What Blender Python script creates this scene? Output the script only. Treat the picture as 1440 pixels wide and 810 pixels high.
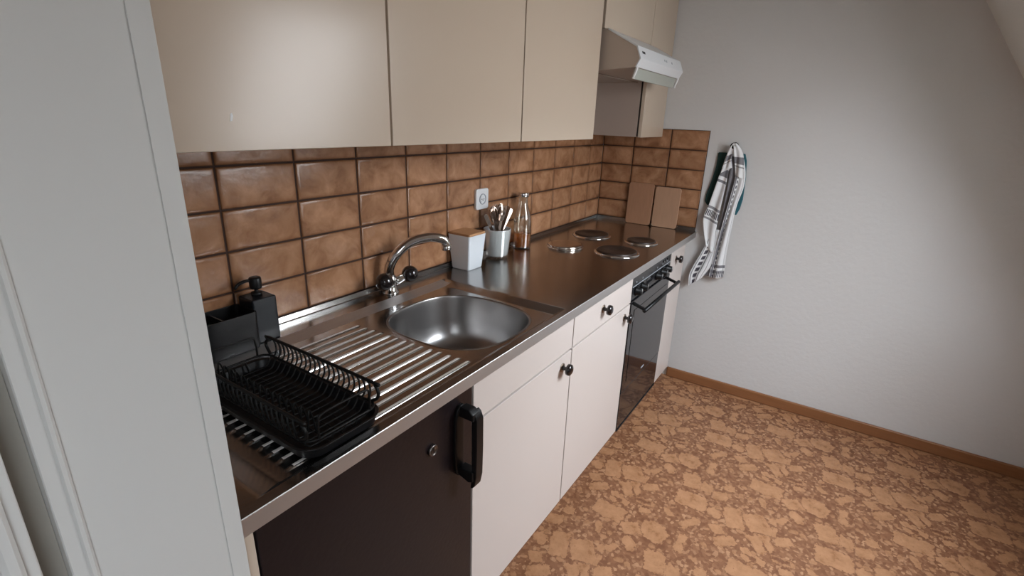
import bpy, bmesh, math, random
from mathutils import Vector, Matrix, Euler
random.seed(7)
PI = math.pi
for o in list(bpy.data.objects): bpy.data.objects.remove(o)
S = bpy.context.scene
C = bpy.context.scene.collection

# ---------------------------------------------------------------- camera
# x runs along the counter (0 = end wall), y=0 is the tiled wall, room at y<0
cd = bpy.data.cameras.new('camera'); cam = bpy.data.objects.new('camera', cd); C.objects.link(cam)
right = Vector((0.54873652, -0.83528817, 0.0343789))
up = Vector((0.25130014, 0.204032, 0.94616023))
fwd = Vector((0.79733084, 0.51055325, -0.32186785))
m = Matrix((right, up, -fwd)).transposed().to_4x4()
m.translation = (-2.82764806, -1.21816992, 1.45559645)
cam.matrix_world = m
cd.sensor_width = 36; cd.lens = 702.97 / 1440 * 36; cd.clip_start = .02
S.camera = cam

# ---------------------------------------------------------------- world, light, exposure
S.view_settings.view_transform = 'Standard'; S.view_settings.look = 'None'
S.view_settings.gamma = 1; S.view_settings.use_curve_mapping = False
S.view_settings.exposure = 0.50
W = bpy.data.worlds.new('sky'); S.world = W; W.use_nodes = True
bg = W.node_tree.nodes['Background']; bg.inputs[0].default_value = (.80, .90, 1.0, 1); bg.inputs[1].default_value = .6

SL = math.hypot(.647, 1.0)
SLOPE = Matrix(((1, 0, 0, 0), (0, .647/SL, -1/SL, -2.796), (0, 1/SL, .647/SL, 0), (0, 0, 0, 1)))  # local y runs up the slope, +z is outdoors
def slope_s(z): return z*SL      # distance along the slope for a height z
# window openings in the slope: x0, x1, s0, s1
WIN1 = (-1.50, -0.75, slope_s(1.10), slope_s(1.86))
WIN2_ADDED = (-3.70, -2.95, slope_s(1.10), slope_s(1.86))  # unseen window, added to light the door post at the left
# sky through each roof window, the second one added to light the door post: a soft horizon glow in the opening and the bright overcast sky overhead
for name, w, e, g_ in (('daylight_window_one', WIN1, 208, 25), ('daylight_added_window', WIN2_ADDED, 112, 6)):
    xc = (w[0]+w[1])/2
    for kind in ('glow', 'overhead'):
        ld = bpy.data.lights.new(name+'_'+kind, 'AREA'); ld.shape = 'RECTANGLE'; lo = bpy.data.objects.new(ld.name, ld); C.objects.link(lo)
        if kind == 'glow':
            ld.size = w[1]-w[0]+.1; ld.size_y = w[3]-w[2]+.1; ld.energy = g_; ld.color = (.97, .98, 1.0)
            lo.matrix_world = SLOPE @ Matrix.Translation((xc, (w[2]+w[3])/2, .26))
        else:
            ld.size = 2.0; ld.size_y = 1.5; ld.energy = e; ld.color = (.77, .885, 1.0)
            lo.location = (xc, -2.75, 2.75); lo.rotation_euler = (math.radians(28), 0, 0)

# ---------------------------------------------------------------- materials
def new_mat(name):
    m = bpy.data.materials.new(name); m.use_nodes = True
    nt = m.node_tree; return m, nt, nt.nodes['Principled BSDF']
def node(nt, t, **kw):
    n = nt.nodes.new(t)
    for k, v in kw.items():
        if k.startswith('i_'): n.inputs[int(k[2:])].default_value = v
        else: setattr(n, k, v)
    return n
def simple(name, col, rough=.5, metal=0, spec=.5, bump=0, bscale=40, var=0, vscale=6, coat=0, trans=0, ior=1.45, stretch=(1, 1, 1)):
    m, nt, b = new_mat(name)
    b.inputs['Base Color'].default_value = (*col, 1); b.inputs['Roughness'].default_value = rough
    b.inputs['Metallic'].default_value = metal; b.inputs['Specular IOR Level'].default_value = spec
    b.inputs['Coat Weight'].default_value = coat; b.inputs['Transmission Weight'].default_value = trans; b.inputs['IOR'].default_value = ior
    tc = node(nt, 'ShaderNodeTexCoord'); mp = node(nt, 'ShaderNodeMapping'); mp.inputs['Scale'].default_value = stretch
    nt.links.new(tc.outputs['Object'], mp.inputs[0])
    n = node(nt, 'ShaderNodeTexNoise'); n.inputs['Scale'].default_value = vscale; n.inputs['Detail'].default_value = 4
    nt.links.new(mp.outputs[0], n.inputs[0])
    mx = node(nt, 'ShaderNodeMix', data_type='RGBA', blend_type='MULTIPLY')
    rp = node(nt, 'ShaderNodeMapRange'); rp.inputs[3].default_value = 1-var; rp.inputs[4].default_value = 1+var
    nt.links.new(n.outputs[0], rp.inputs[0]); mx.inputs[0].default_value = 1; mx.inputs[6].default_value = (*col, 1)
    nt.links.new(rp.outputs[0], mx.inputs[7]); nt.links.new(mx.outputs[2], b.inputs['Base Color'])
    if bump:
        n2 = node(nt, 'ShaderNodeTexNoise'); n2.inputs['Scale'].default_value = bscale; n2.inputs['Detail'].default_value = 5
        bp = node(nt, 'ShaderNodeBump'); bp.inputs['Strength'].default_value = bump; bp.inputs['Distance'].default_value = .01
        nt.links.new(mp.outputs[0], n2.inputs[0]); nt.links.new(n2.outputs[0], bp.inputs['Height']); nt.links.new(bp.outputs[0], b.inputs['Normal'])
    return m

M = {}
M['plaster'] = simple('white_plaster', (.66, .65, .64), .85, bump=.15, bscale=45, var=.02, vscale=2)
M['ceil'] = simple('ceiling_paint', (.74, .75, .72), .9, bump=.2, bscale=60)
M['door_paint'] = simple('white_gloss_paint', (.62, .62, .60), .33, var=.01, bump=.02, bscale=8)
M['frame_recess_shade'] = simple('painted_recess_shade', (.34, .32, .28), .5)  # darker than the door paint, shade of the recess put into the colour
M['laminate'] = simple('cream_laminate', (.61, .54, .50), .30, var=.015, vscale=3, bump=.015, bscale=5)
M['laminate_up'] = simple('beige_laminate', (.555, .458, .362), .235, var=.03, vscale=2, bump=.045, bscale=3)
M['cab_side'] = simple('cabinet_carcass', (.42, .34, .29), .5)
M['cab_edge'] = simple('cabinet_edge_band', (.60, .50, .40), .4)
M['gap_shade'] = simple('painted_gap_shade', (.02, .015, .012), .7)  # near-black colour standing in for the shade between cabinet parts
M['steel'] = simple('brushed_steel', (.43, .42, .41), .19, 1, var=.04, vscale=30, bump=.012, bscale=25, stretch=(1, 12, 1))
M['steel_satin_sheen'] = simple('satin_steel_painted_sheen', (.60, .59, .58), .5, 1, var=.05, vscale=20, stretch=(.3, 8, 1))  # lighter than the worktop steel, bright reflection put into the colour
M['steel_worn'] = simple('worn_steel_ridge', (.80, .76, .73), .6, .45)
M['steel_bowl'] = simple('satin_steel_bowl', (.36, .35, .345), .31, 1, var=.04, vscale=20)
M['chrome'] = simple('chrome', (.75, .74, .74), .06, 1)
M['cutlery'] = simple('cutlery_steel', (.42, .34, .29), .24, 1)
M['plate_iron'] = simple('hotplate_iron', (.035, .022, .016), .42, .2, var=.2, vscale=25, bump=.05, bscale=80)
M['plate_lid'] = simple('hotplate_cover_steel', (.60, .53, .47), .2, 1, var=.06, vscale=15)
M['black'] = simple('black_plastic', (.006, .006, .0065), .38, spec=.3)
M['black_coat'] = simple('black_coated_wire', (.006, .006, .006), .45, spec=.25)
M['black_glass'] = simple('black_oven_glass', (.012, .012, .014), .06, spec=.8)
M['oven_enamel'] = simple('black_oven_enamel', (.02, .02, .022), .25)
M['grey_print'] = simple('grey_print', (.35, .37, .4), .5)
M['fridge'] = simple('dark_brown_laminate', (.012, .008, .009), .30, spec=.32, bump=.05, bscale=90, var=.08, vscale=10)
M['knob'] = simple('dark_wood_knob', (.012, .009, .009), .12, coat=.4)
M['brass'] = simple('knob_rose', (.28, .22, .17), .35, 1)
M['lock'] = simple('lock_metal', (.25, .23, .22), .3, 1)
M['white_plastic'] = simple('white_plastic', (.72, .73, .74), .35)
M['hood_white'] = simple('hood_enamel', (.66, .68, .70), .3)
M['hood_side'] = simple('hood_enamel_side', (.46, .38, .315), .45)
M['ceramic'] = simple('white_ceramic', (.72, .76, .80), .18, coat=.3)
M['bamboo'] = simple('bamboo', (.50, .27, .13), .5, var=.15, vscale=12, stretch=(1, 8, 1))
M['board'] = simple('wooden_board', (.36, .185, .105), .55, var=.15, vscale=9, stretch=(1, 9, 1.3))
M['board2'] = simple('pale_wooden_board', (.43, .25, .155), .55, var=.12, vscale=9, stretch=(1, 9, 1.3))
M['base_wood'] = simple('brown_baseboard', (.27, .115, .048), .38, var=.15, vscale=6, stretch=(1, 1, 12))
M['soap_black'] = simple('black_ceramic', (.008, .010, .013), .35, spec=.35)
M['glove'] = simple('dark_green_cloth', (.018, .05, .045), .9, bump=.3, bscale=200)
M['teal'] = simple('teal_cloth', (.03, .13, .16), .9, bump=.3, bscale=200)
M['darkcloth'] = simple('shaded_lining', (.10, .07, .08), .9)
M['hook'] = simple('hook_metal', (.03, .025, .022), .25, .6)
M['lens'] = simple('frosted_visor', (.36, .38, .34), .35, trans=.0)
M['tea'] = None

def glass_mat(name, tint, alpha=.12):
    m = bpy.data.materials.new(name); m.use_nodes = True; nt = m.node_tree; nt.nodes.clear()
    out = node(nt, 'ShaderNodeOutputMaterial'); t = node(nt, 'ShaderNodeBsdfTransparent'); t.inputs[0].default_value = (*tint, 1)
    g = node(nt, 'ShaderNodeBsdfGlossy'); g.inputs['Roughness'].default_value = .03; g.inputs[0].default_value = (1, 1, 1, 1)
    lw = node(nt, 'ShaderNodeLayerWeight'); lw.inputs[0].default_value = alpha
    rng = node(nt, 'ShaderNodeMapRange'); rng.inputs[3].default_value = .05; rng.inputs[4].default_value = .8
    nt.links.new(lw.outputs['Facing'], rng.inputs[0])
    mx = node(nt, 'ShaderNodeMixShader'); nt.links.new(rng.outputs[0], mx.inputs[0]); nt.links.new(t.outputs[0], mx.inputs[1])
    nt.links.new(g.outputs[0], mx.inputs[2]); nt.links.new(mx.outputs[0], out.inputs[0]); return m
M['glass'] = glass_mat('clear_glass', (.93, .93, .90), .3)
M['pane'] = glass_mat('window_glass', (.97, .97, .97), .1)
M['tea'] = simple('amber_liquid', (.80, .27, .04), .1, trans=.55, ior=1.33)

# tiles: mottled brown glaze, darker towards the tile edges, uv = position inside the tile, uv tile id in a second layer
def tile_mat(name='brown_glazed_tile'):
    m, nt, b = new_mat(name)
    uv = node(nt, 'ShaderNodeUVMap', uv_map='UVMap'); sep = node(nt, 'ShaderNodeSeparateXYZ'); nt.links.new(uv.outputs[0], sep.inputs[0])
    idn = node(nt, 'ShaderNodeUVMap', uv_map='TileId')
    def edge(out, k):
        a = node(nt, 'ShaderNodeMath', operation='SUBTRACT', i_1=.5); nt.links.new(out, a.inputs[0])
        c = node(nt, 'ShaderNodeMath', operation='ABSOLUTE'); nt.links.new(a.outputs[0], c.inputs[0])
        r = node(nt, 'ShaderNodeMapRange', interpolation_type='SMOOTHSTEP'); r.inputs[1].default_value = .5-k; r.inputs[2].default_value = .505
        nt.links.new(c.outputs[0], r.inputs[0]); return r.outputs[0]
    e1 = edge(sep.outputs[0], .09); e2 = edge(sep.outputs[1], .17)
    mxx = node(nt, 'ShaderNodeMath', operation='MAXIMUM'); nt.links.new(e1, mxx.inputs[0]); nt.links.new(e2, mxx.inputs[1])
    tc = node(nt, 'ShaderNodeTexCoord'); add = node(nt, 'ShaderNodeVectorMath', operation='MULTIPLY_ADD'); add.inputs[1].default_value = (13.7, 7.3, 5.1)
    nt.links.new(idn.outputs[0], add.inputs[0]); nt.links.new(tc.outputs['Object'], add.inputs[2])
    n1 = node(nt, 'ShaderNodeTexNoise'); n1.inputs['Scale'].default_value = 14; n1.inputs['Detail'].default_value = 6; n1.inputs['Roughness'].default_value = .6
    n1.inputs['Distortion'].default_value = .6
    nt.links.new(add.outputs[0], n1.inputs[0])
    cr = node(nt, 'ShaderNodeValToRGB'); e = cr.color_ramp.elements
    e[0].position = .28; e[0].color = (.225, .102, .048, 1); e[1].position = .72; e[1].color = (.50, .27, .15, 1)
    x = cr.color_ramp.elements.new(.5); x.color = (.37, .186, .096, 1)
    nt.links.new(n1.outputs[0], cr.inputs[0])
    mx = node(nt, 'ShaderNodeMix', data_type='RGBA'); mx.inputs[7].default_value = (.20, .085, .035, 1)
    ml = node(nt, 'ShaderNodeMath', operation='MULTIPLY', i_1=.7); nt.links.new(mxx.outputs[0], ml.inputs[0])
    nt.links.new(ml.outputs[0], mx.inputs[0]); nt.links.new(cr.outputs[0], mx.inputs[6])
    wn = node(nt, 'ShaderNodeTexWhiteNoise', noise_dimensions='2D'); nt.links.new(idn.outputs[0], wn.inputs['Vector'])
    vr = node(nt, 'ShaderNodeMapRange'); vr.inputs[3].default_value = .88; vr.inputs[4].default_value = 1.08; nt.links.new(wn.outputs[0], vr.inputs[0])
    m2 = node(nt, 'ShaderNodeMix', data_type='RGBA', blend_type='MULTIPLY'); m2.inputs[0].default_value = 1
    nt.links.new(mx.outputs[2], m2.inputs[6]); nt.links.new(vr.outputs[0], m2.inputs[7]); nt.links.new(m2.outputs[2], b.inputs['Base Color'])
    b.inputs['Roughness'].default_value = .26; b.inputs['Specular IOR Level'].default_value = .45
    n2 = node(nt, 'ShaderNodeTexNoise'); n2.inputs['Scale'].default_value = 30; n2.inputs['Detail'].default_value = 3; nt.links.new(add.outputs[0], n2.inputs[0])
    bp = node(nt, 'ShaderNodeBump'); bp.inputs['Strength'].default_value = .12; bp.inputs['Distance'].default_value = .01
    nt.links.new(n2.outputs[0], bp.inputs['Height']); nt.links.new(bp.outputs[0], b.inputs['Normal'])
    return m
M['tile'] = tile_mat(); M['grout'] = simple('dark_grout', (.045, .020, .012), .8)

# cork-pattern floor: a printed motif that repeats every half metre
CH = [(-1.014,-1.126,-1.24,.032,.053),(-.991,-1.21,-1.11,.041,.045),(-1.098,-1.227,-.84,.022,.042),(-1.078,-1.252,-1.24,.017,.038),(-1.156,-1.122,-.92,.038,.02),(-1.034,-1.303,-.8,.03,.019),(-1.172,-1.212,-.86,.013,.034),(-.754,-1.212,-1.63,.059,.036),(-.676,-1.225,-1.45,.037,.015),(-.757,-1.394,-1.06,.043,.049),(-.789,-1.316,-.99,.033,.026),(-.863,-1.332,-.99,.021,.032),(-.383,-1.438,-1.35,.033,.045),(-.39,-1.5,-1.61,.022,.026),(-.504,-1.465,-1.52,.058,.042),(-.917,-1.056,-1.14,.026,.026),(-1.026,-1.058,-.73,.021,.026),(-.843,-1.08,-1.25,.021,.017),(-.852,-1.21,-1.17,.012,.025),(-.92,-1.288,-2.03,.011,.025),(-1.11,-1.085,-.88,.021,.022),(-1.131,-1.316,-1.51,.035,.011),(-.672,-1.326,-1.22,.023,.013),(-.633,-1.492,-.56,.04,.012),(-.754,-1.49,-1.52,.012,.044),(-.624,-1.409,-.6,.009,.019),(-.942,-1.258,-1.68,.009,.017),(-.628,-1.311,-1.56,.028,.012),(-1.0,-1.27,-1.48,.008,.024)]
ROUND = {9, 22, 11, 18}
def floor_mat():
    m, nt, b = new_mat('cork_print_vinyl'); L = nt.links.new
    tc = node(nt, 'ShaderNodeTexCoord'); P0 = tc.outputs['Object']
    PX, PY = .507, .502
    # period-wrapped coordinate so that the fine detail repeats too
    wr0 = node(nt, 'ShaderNodeVectorMath', operation='WRAP'); wr0.inputs[1].default_value = (PX/2, 0, 10); wr0.inputs[2].default_value = (-PX/2, -PY, -10)
    off = node(nt, 'ShaderNodeVectorMath', operation='ADD'); off.inputs[1].default_value = (.65, 1.026, 0)
    L(P0, off.inputs[0]); L(off.outputs[0], wr0.inputs[0])
    nz = node(nt, 'ShaderNodeTexNoise'); nz.inputs['Scale'].default_value = 36; nz.inputs['Detail'].default_value = 4; nz.inputs['Roughness'].default_value = .74; L(wr0.outputs[0], nz.inputs[0])
    sb = node(nt, 'ShaderNodeVectorMath', operation='SUBTRACT'); sb.inputs[1].default_value = (.5, .5, .5); L(nz.outputs['Color'], sb.inputs[0])
    ad = node(nt, 'ShaderNodeVectorMath', operation='MULTIPLY_ADD'); ad.inputs[1].default_value = (.050, .050, 0); L(sb.outputs[0], ad.inputs[0]); L(P0, ad.inputs[2])
    P = ad.outputs[0]; cur = None
    for i, (cx, cy, th, a, bb) in enumerate(CH):
        s = node(nt, 'ShaderNodeVectorMath', operation='SUBTRACT'); s.inputs[1].default_value = (cx, cy, 0); L(P, s.inputs[0])
        w = node(nt, 'ShaderNodeVectorMath', operation='WRAP'); w.inputs[1].default_value = (PX/2, PY/2, 1); w.inputs[2].default_value = (-PX/2, -PY/2, -1); L(s.outputs[0], w.inputs[0])
        mp = node(nt, 'ShaderNodeMapping', vector_type='TEXTURE'); mp.inputs['Rotation'].default_value = (0, 0, th); mp.inputs['Scale'].default_value = (a*1.03+.0015, bb*1.03+.0015, 1e3); L(w.outputs[0], mp.inputs[0])
        q = node(nt, 'ShaderNodeVectorMath', operation='MULTIPLY'); L(mp.outputs[0], q.inputs[0]); L(mp.outputs[0], q.inputs[1])
        if i in ROUND:
            d = node(nt, 'ShaderNodeVectorMath', operation='DOT_PRODUCT'); L(q.outputs[0], d.inputs[0]); d.inputs[1].default_value = (1, 1, 0)
        else:
            q2 = node(nt, 'ShaderNodeVectorMath', operation='MULTIPLY'); L(q.outputs[0], q2.inputs[0]); L(q.outputs[0], q2.inputs[1])
            d = node(nt, 'ShaderNodeVectorMath', operation='DOT_PRODUCT'); L(q2.outputs[0], d.inputs[0]); L(q2.outputs[0], d.inputs[1])
        if cur is None: cur = d.outputs['Value']; sec = None
        else:
            mxm = node(nt, 'ShaderNodeMath', operation='MAXIMUM'); L(cur, mxm.inputs[0]); L(d.outputs['Value'], mxm.inputs[1])
            mn = node(nt, 'ShaderNodeMath', operation='MINIMUM'); L(cur, mn.inputs[0]); L(d.outputs['Value'], mn.inputs[1]); cur = mn.outputs[0]
            if sec is None: sec = mxm.outputs[0]
            else:
                m2 = node(nt, 'ShaderNodeMath', operation='MINIMUM'); L(sec, m2.inputs[0]); L(mxm.outputs[0], m2.inputs[1]); sec = m2.outputs[0]
    big = node(nt, 'ShaderNodeMapRange'); big.inputs[1].default_value = .98; big.inputs[2].default_value = 1.18; big.inputs[3].default_value = 1; big.inputs[4].default_value = 0; L(cur, big.inputs[0])
    dif = node(nt, 'ShaderNodeMath', operation='SUBTRACT'); L(sec, dif.inputs[0]); L(cur, dif.inputs[1])
    crk = node(nt, 'ShaderNodeMapRange'); crk.inputs[1].default_value = .12; crk.inputs[2].default_value = .42; L(dif.outputs[0], crk.inputs[0])
    bigm = node(nt, 'ShaderNodeMath', operation='MULTIPLY'); L(big.outputs[0], bigm.inputs[0]); L(crk.outputs[0], bigm.inputs[1]); big = bigm
    # dark outline around chunks
    rim = node(nt, 'ShaderNodeMapRange'); rim.inputs[1].default_value = 1.1; rim.inputs[2].default_value = 2.6; rim.inputs[3].default_value = 1; rim.inputs[4].default_value = 0; L(cur, rim.inputs[0])
    # granulate between the chunks
    v = node(nt, 'ShaderNodeTexVoronoi', feature='F1'); v.inputs['Scale'].default_value = 95; v.inputs['Randomness'].default_value = 1; L(wr0.outputs[0], v.inputs['Vector'])
    sx = node(nt, 'ShaderNodeSeparateColor'); L(v.outputs['Color'], sx.inputs[0])
    gr = node(nt, 'ShaderNodeValToRGB'); e = gr.color_ramp.elements; e[0].position = .0; e[0].color = (.165, .067, .031, 1); e[1].position = 1; e[1].color = (.40, .215, .115, 1)
    x = gr.color_ramp.elements.new(.7); x.color = (.235, .106, .052, 1)
    L(sx.outputs[0], gr.inputs[0])
    # medium chips
    v2 = node(nt, 'ShaderNodeTexVoronoi', feature='F1'); v2.inputs['Scale'].default_value = 34
    ad2 = node(nt, 'ShaderNodeVectorMath', operation='MULTIPLY_ADD'); ad2.inputs[1].default_value = (.02, .02, 0); L(sb.outputs[0], ad2.inputs[0]); L(wr0.outputs[0], ad2.inputs[2]); L(ad2.outputs[0], v2.inputs['Vector'])
    s2 = node(nt, 'ShaderNodeSeparateColor'); L(v2.outputs['Color'], s2.inputs[0])
    t1 = node(nt, 'ShaderNodeMapRange'); t1.inputs[1].default_value = .60; t1.inputs[2].default_value = .66; L(s2.outputs[0], t1.inputs[0])
    t2 = node(nt, 'ShaderNodeMapRange'); t2.inputs[1].default_value = .42; t2.inputs[2].default_value = .36; L(v2.outputs['Distance'], t2.inputs[0])
    tm = node(nt, 'ShaderNodeMath', operation='MULTIPLY'); L(t1.outputs[0], tm.inputs[0]); L(t2.outputs[0], tm.inputs[1])
    tm2 = node(nt, 'ShaderNodeMath', operation='MULTIPLY', i_1=.8); L(tm.outputs[0], tm2.inputs[0])
    n3 = node(nt, 'ShaderNodeTexNoise'); n3.inputs['Scale'].default_value = 22; n3.inputs['Detail'].default_value = 8; n3.inputs['Roughness'].default_value = .7; L(wr0.outputs[0], n3.inputs[0])
    lt = node(nt, 'ShaderNodeValToRGB'); e = lt.color_ramp.elements; e[0].position = .36; e[0].color = (.26, .115, .05, 1); e[1].position = .62; e[1].color = (.40, .203, .102, 1)
    x = lt.color_ramp.elements.new(.43); x.color = (.33, .162, .078, 1)
    L(n3.outputs[0], lt.inputs[0])
    # dark flecks inside chunks
    n4 = node(nt, 'ShaderNodeTexNoise'); n4.inputs['Scale'].default_value = 70; n4.inputs['Detail'].default_value = 3; L(wr0.outputs[0], n4.inputs[0])
    fl = node(nt, 'ShaderNodeMapRange'); fl.inputs[1].default_value = .33; fl.inputs[2].default_value = .27; L(n4.outputs[0], fl.inputs[0])
    def mixc(f, a, b_):
        mx = node(nt, 'ShaderNodeMix', data_type='RGBA')
        for s_, k in ((f, 0), (a, 6), (b_, 7)):
            if isinstance(s_, (tuple, float)): mx.inputs[k].default_value = s_
            else: L(s_, mx.inputs[k])
        return mx.outputs[2]
    c = mixc(tm2.outputs[0], gr.outputs[0], lt.outputs[0])
    rr = node(nt, 'ShaderNodeMath', operation='MULTIPLY', i_1=.62); L(rim.outputs[0], rr.inputs[0])
    c = mixc(rr.outputs[0], c, (.14, .052, .024, 1))
    chunk = mixc(fl.outputs[0], lt.outputs[0], (.25, .11, .05, 1))
    c = mixc(big.outputs[0], c, chunk)
    # seam
    sp = node(nt, 'ShaderNodeSeparateXYZ'); L(wr0.outputs[0], sp.inputs[0])
    sm = node(nt, 'ShaderNodeMath', operation='GREATER_THAN', i_1=-.0022); L(sp.outputs[1], sm.inputs[0])
    sm2 = node(nt, 'ShaderNodeMath', operation='MULTIPLY', i_1=.5); L(sm.outputs[0], sm2.inputs[0])
    c = mixc(sm2.outputs[0], c, (.16, .07, .04, 1))
    L(c, b.inputs['Base Color']); b.inputs['Roughness'].default_value = .48; b.inputs['Specular IOR Level'].default_value = .35
    bp = node(nt, 'ShaderNodeBump'); bp.inputs['Strength'].default_value = .15; bp.inputs['Distance'].default_value = .004
    L(n4.outputs[0], bp.inputs['Height']); L(bp.outputs[0], b.inputs['Normal'])
    return m
M['floor'] = floor_mat()

# towel cloth: white with dark woven borders, inner fold with shade painted in; u across the folded strip, v down its length
def towel_mat(name, bands, hb, base=(.78, .79, .80)):
    m, nt, b = new_mat(name); L = nt.links.new
    uv = node(nt, 'ShaderNodeUVMap', uv_map='UVMap'); sp = node(nt, 'ShaderNodeSeparateXYZ'); L(uv.outputs[0], sp.inputs[0])
    cur = None
    def band(out, c, w, dashed, other, amt):
        nonlocal cur
        a = node(nt, 'ShaderNodeMath', operation='SUBTRACT', i_1=c); L(out, a.inputs[0])
        d = node(nt, 'ShaderNodeMath', operation='ABSOLUTE'); L(a.outputs[0], d.inputs[0])
        t = node(nt, 'ShaderNodeMath', operation='LESS_THAN', i_1=w); L(d.outputs[0], t.inputs[0]); o = t.outputs[0]
        if dashed:
            f = node(nt, 'ShaderNodeMath', operation='MULTIPLY', i_1=dashed); L(other, f.inputs[0])
            g = node(nt, 'ShaderNodeMath', operation='FRACT'); L(f.outputs[0], g.inputs[0])
            h = node(nt, 'ShaderNodeMath', operation='GREATER_THAN', i_1=.38); L(g.outputs[0], h.inputs[0])
            k = node(nt, 'ShaderNodeMath', operation='MULTIPLY'); L(o, k.inputs[0]); L(h.outputs[0], k.inputs[1]); o = k.outputs[0]
        mu = node(nt, 'ShaderNodeMath', operation='MULTIPLY', i_1=amt); L(o, mu.inputs[0]); o = mu.outputs[0]
        if cur is None: cur = o
        else:
            x = node(nt, 'ShaderNodeMath', operation='MAXIMUM'); L(cur, x.inputs[0]); L(o, x.inputs[1]); cur = x.outputs[0]
    for c, w, ds, amt in bands: band(sp.outputs[0], c, w, ds, sp.outputs[1], amt)
    for c, w, ds, amt in hb: band(sp.outputs[1], c, w, ds, sp.outputs[0], amt)
    mx = node(nt, 'ShaderNodeMix', data_type='RGBA'); mx.inputs[6].default_value = (*base, 1); mx.inputs[7].default_value = (.045, .04, .06, 1)
    if cur is not None: L(cur, mx.inputs[0])
    else: mx.inputs[0].default_value = 0
    L(mx.outputs[2], b.inputs['Base Color']); b.inputs['Roughness'].default_value = .9
    return m
M['tw_left'] = towel_mat('towel_left_fold', [], [(.26, .035, 0, .8), (.34, .012, 0, .8), (.60, .012, 0, .7), (.655, .03, 9, .95), (.71, .01, 0, .7)])
M['tw_tail'] = towel_mat('towel_tail_fold', [(.10, .03, 0, .7), (.34, .12, 9, .95), (.56, .03, 0, .75), (.80, .025, 0, .5)], [])
M['tw_mid_shade'] = towel_mat('towel_inner_fold', [(.5, .6, 0, .78)], [])  # whole fold darkened in colour as the shadow inside the gather
M['tw_right'] = towel_mat('towel_right_fold', [(.10, .07, 0, .8), (.27, .055, 26, .95), (.42, .02, 0, .6), (.86, .03, 0, .35)], [(.90, .012, 0, .8), (.945, .012, 0, .6), (.965, .025, 9, .9)])
M['tw_top'] = towel_mat('towel_top_fold', [], [(.52, .10, 0, .75), (.70, .02, 0, .6)])

# ---------------------------------------------------------------- mesh helpers
def obj(name, bm, mat, parent=None, smooth=False, bevel=0, seg=2, label=None, mats=None):
    me = bpy.data.meshes.new(name); bmesh.ops.recalc_face_normals(bm, faces=bm.faces[:]) if bm.faces and not getattr(obj, 'keep', False) else None
    bm.to_mesh(me); bm.free()
    for mt in (mats or [mat]): me.materials.append(M[mt] if isinstance(mt, str) else mt)
    o = bpy.data.objects.new(name, me); C.objects.link(o)
    if parent is not None: o.parent = parent
    if smooth:
        for p in me.polygons: p.use_smooth = True
    if bevel:
        b = o.modifiers.new('bevel', 'BEVEL'); b.width = bevel; b.segments = seg; b.limit_method = 'ANGLE'; b.angle_limit = .6
        for p in me.polygons: p.use_smooth = True
        w = o.modifiers.new('wn', 'WEIGHTED_NORMAL')
    if label: o['label'] = label
    return o
def box(x0, x1, y0, y1, z0, z1, bm=None):
    bm = bm or bmesh.new()
    v = [bm.verts.new((x, y, z)) for x in (x0, x1) for y in (y0, y1) for z in (z0, z1)]
    for f in ((0, 1, 3, 2), (4, 6, 7, 5), (0, 4, 5, 1), (2, 3, 7, 6), (0, 2, 6, 4), (1, 5, 7, 3)): bm.faces.new([v[i] for i in f])
    return bm
def lathe(profile, n=32, bm=None, mat=None, cap=True):
    """profile: list of (r, z) ; closed at ends when r==0"""
    bm = bm or bmesh.new(); rings = []
    mt = mat or Matrix()
    for r, z in profile:
        if r < 1e-6: rings.append([bm.verts.new(mt @ Vector((0, 0, z)))])
        else: rings.append([bm.verts.new(mt @ Vector((r*math.cos(2*PI*i/n), r*math.sin(2*PI*i/n), z))) for i in range(n)])
    for a, b in zip(rings, rings[1:]):
        if len(a) == 1 and len(b) == 1: continue
        for i in range(n):
            j = (i+1) % n
            if len(a) == 1: bm.faces.new((a[0], b[i], b[j]))
            elif len(b) == 1: bm.faces.new((a[i], b[0], a[j]))
            else: bm.faces.new((a[i], b[i], b[j], a[j]))
    return bm
def tube(pts, r, n=10, bm=None, closed=False, cap=True):
    bm = bm or bmesh.new(); pts = [Vector(p) for p in pts]; N = len(pts); rings = []
    rr = r if isinstance(r, (list, tuple)) else [r]*N
    up = Vector((0, 0, 1)); prev = None
    for i, p in enumerate(pts):
        if closed: t = (pts[(i+1) % N]-pts[i-1])
        else: t = pts[min(i+1, N-1)]-pts[max(i-1, 0)]
        t.normalize()
        if prev is None:
            a = up if abs(t.dot(up)) < .9 else Vector((1, 0, 0)); u = t.cross(a).normalized()
        else: u = (prev - t*prev.dot(t)).normalized()
        prev = u; w = t.cross(u)
        rings.append([bm.verts.new(p + (u*math.cos(2*PI*k/n)+w*math.sin(2*PI*k/n))*rr[i]) for k in range(n)])
    for i in range(N if closed else N-1):
        a, b = rings[i], rings[(i+1) % N]
        for k in range(n): bm.faces.new((a[k], a[(k+1) % n], b[(k+1) % n], b[k]))
    if cap and not closed: bm.faces.new(rings[0][::-1]); bm.faces.new(rings[-1])
    return bm
def smooth_path(pts, k=8):
    pts = [Vector(p) for p in pts]; out = []
    for i in range(len(pts)-1):
        p0 = pts[max(i-1, 0)]; p1 = pts[i]; p2 = pts[i+1]; p3 = pts[min(i+2, len(pts)-1)]
        for j in range(k):
            t = j/k; out.append(.5*((2*p1)+(p2-p0)*t+(2*p0-5*p1+4*p2-p3)*t*t+(3*p1-p0-3*p2+p3)*t**3))
    out.append(pts[-1]); return out
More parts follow.
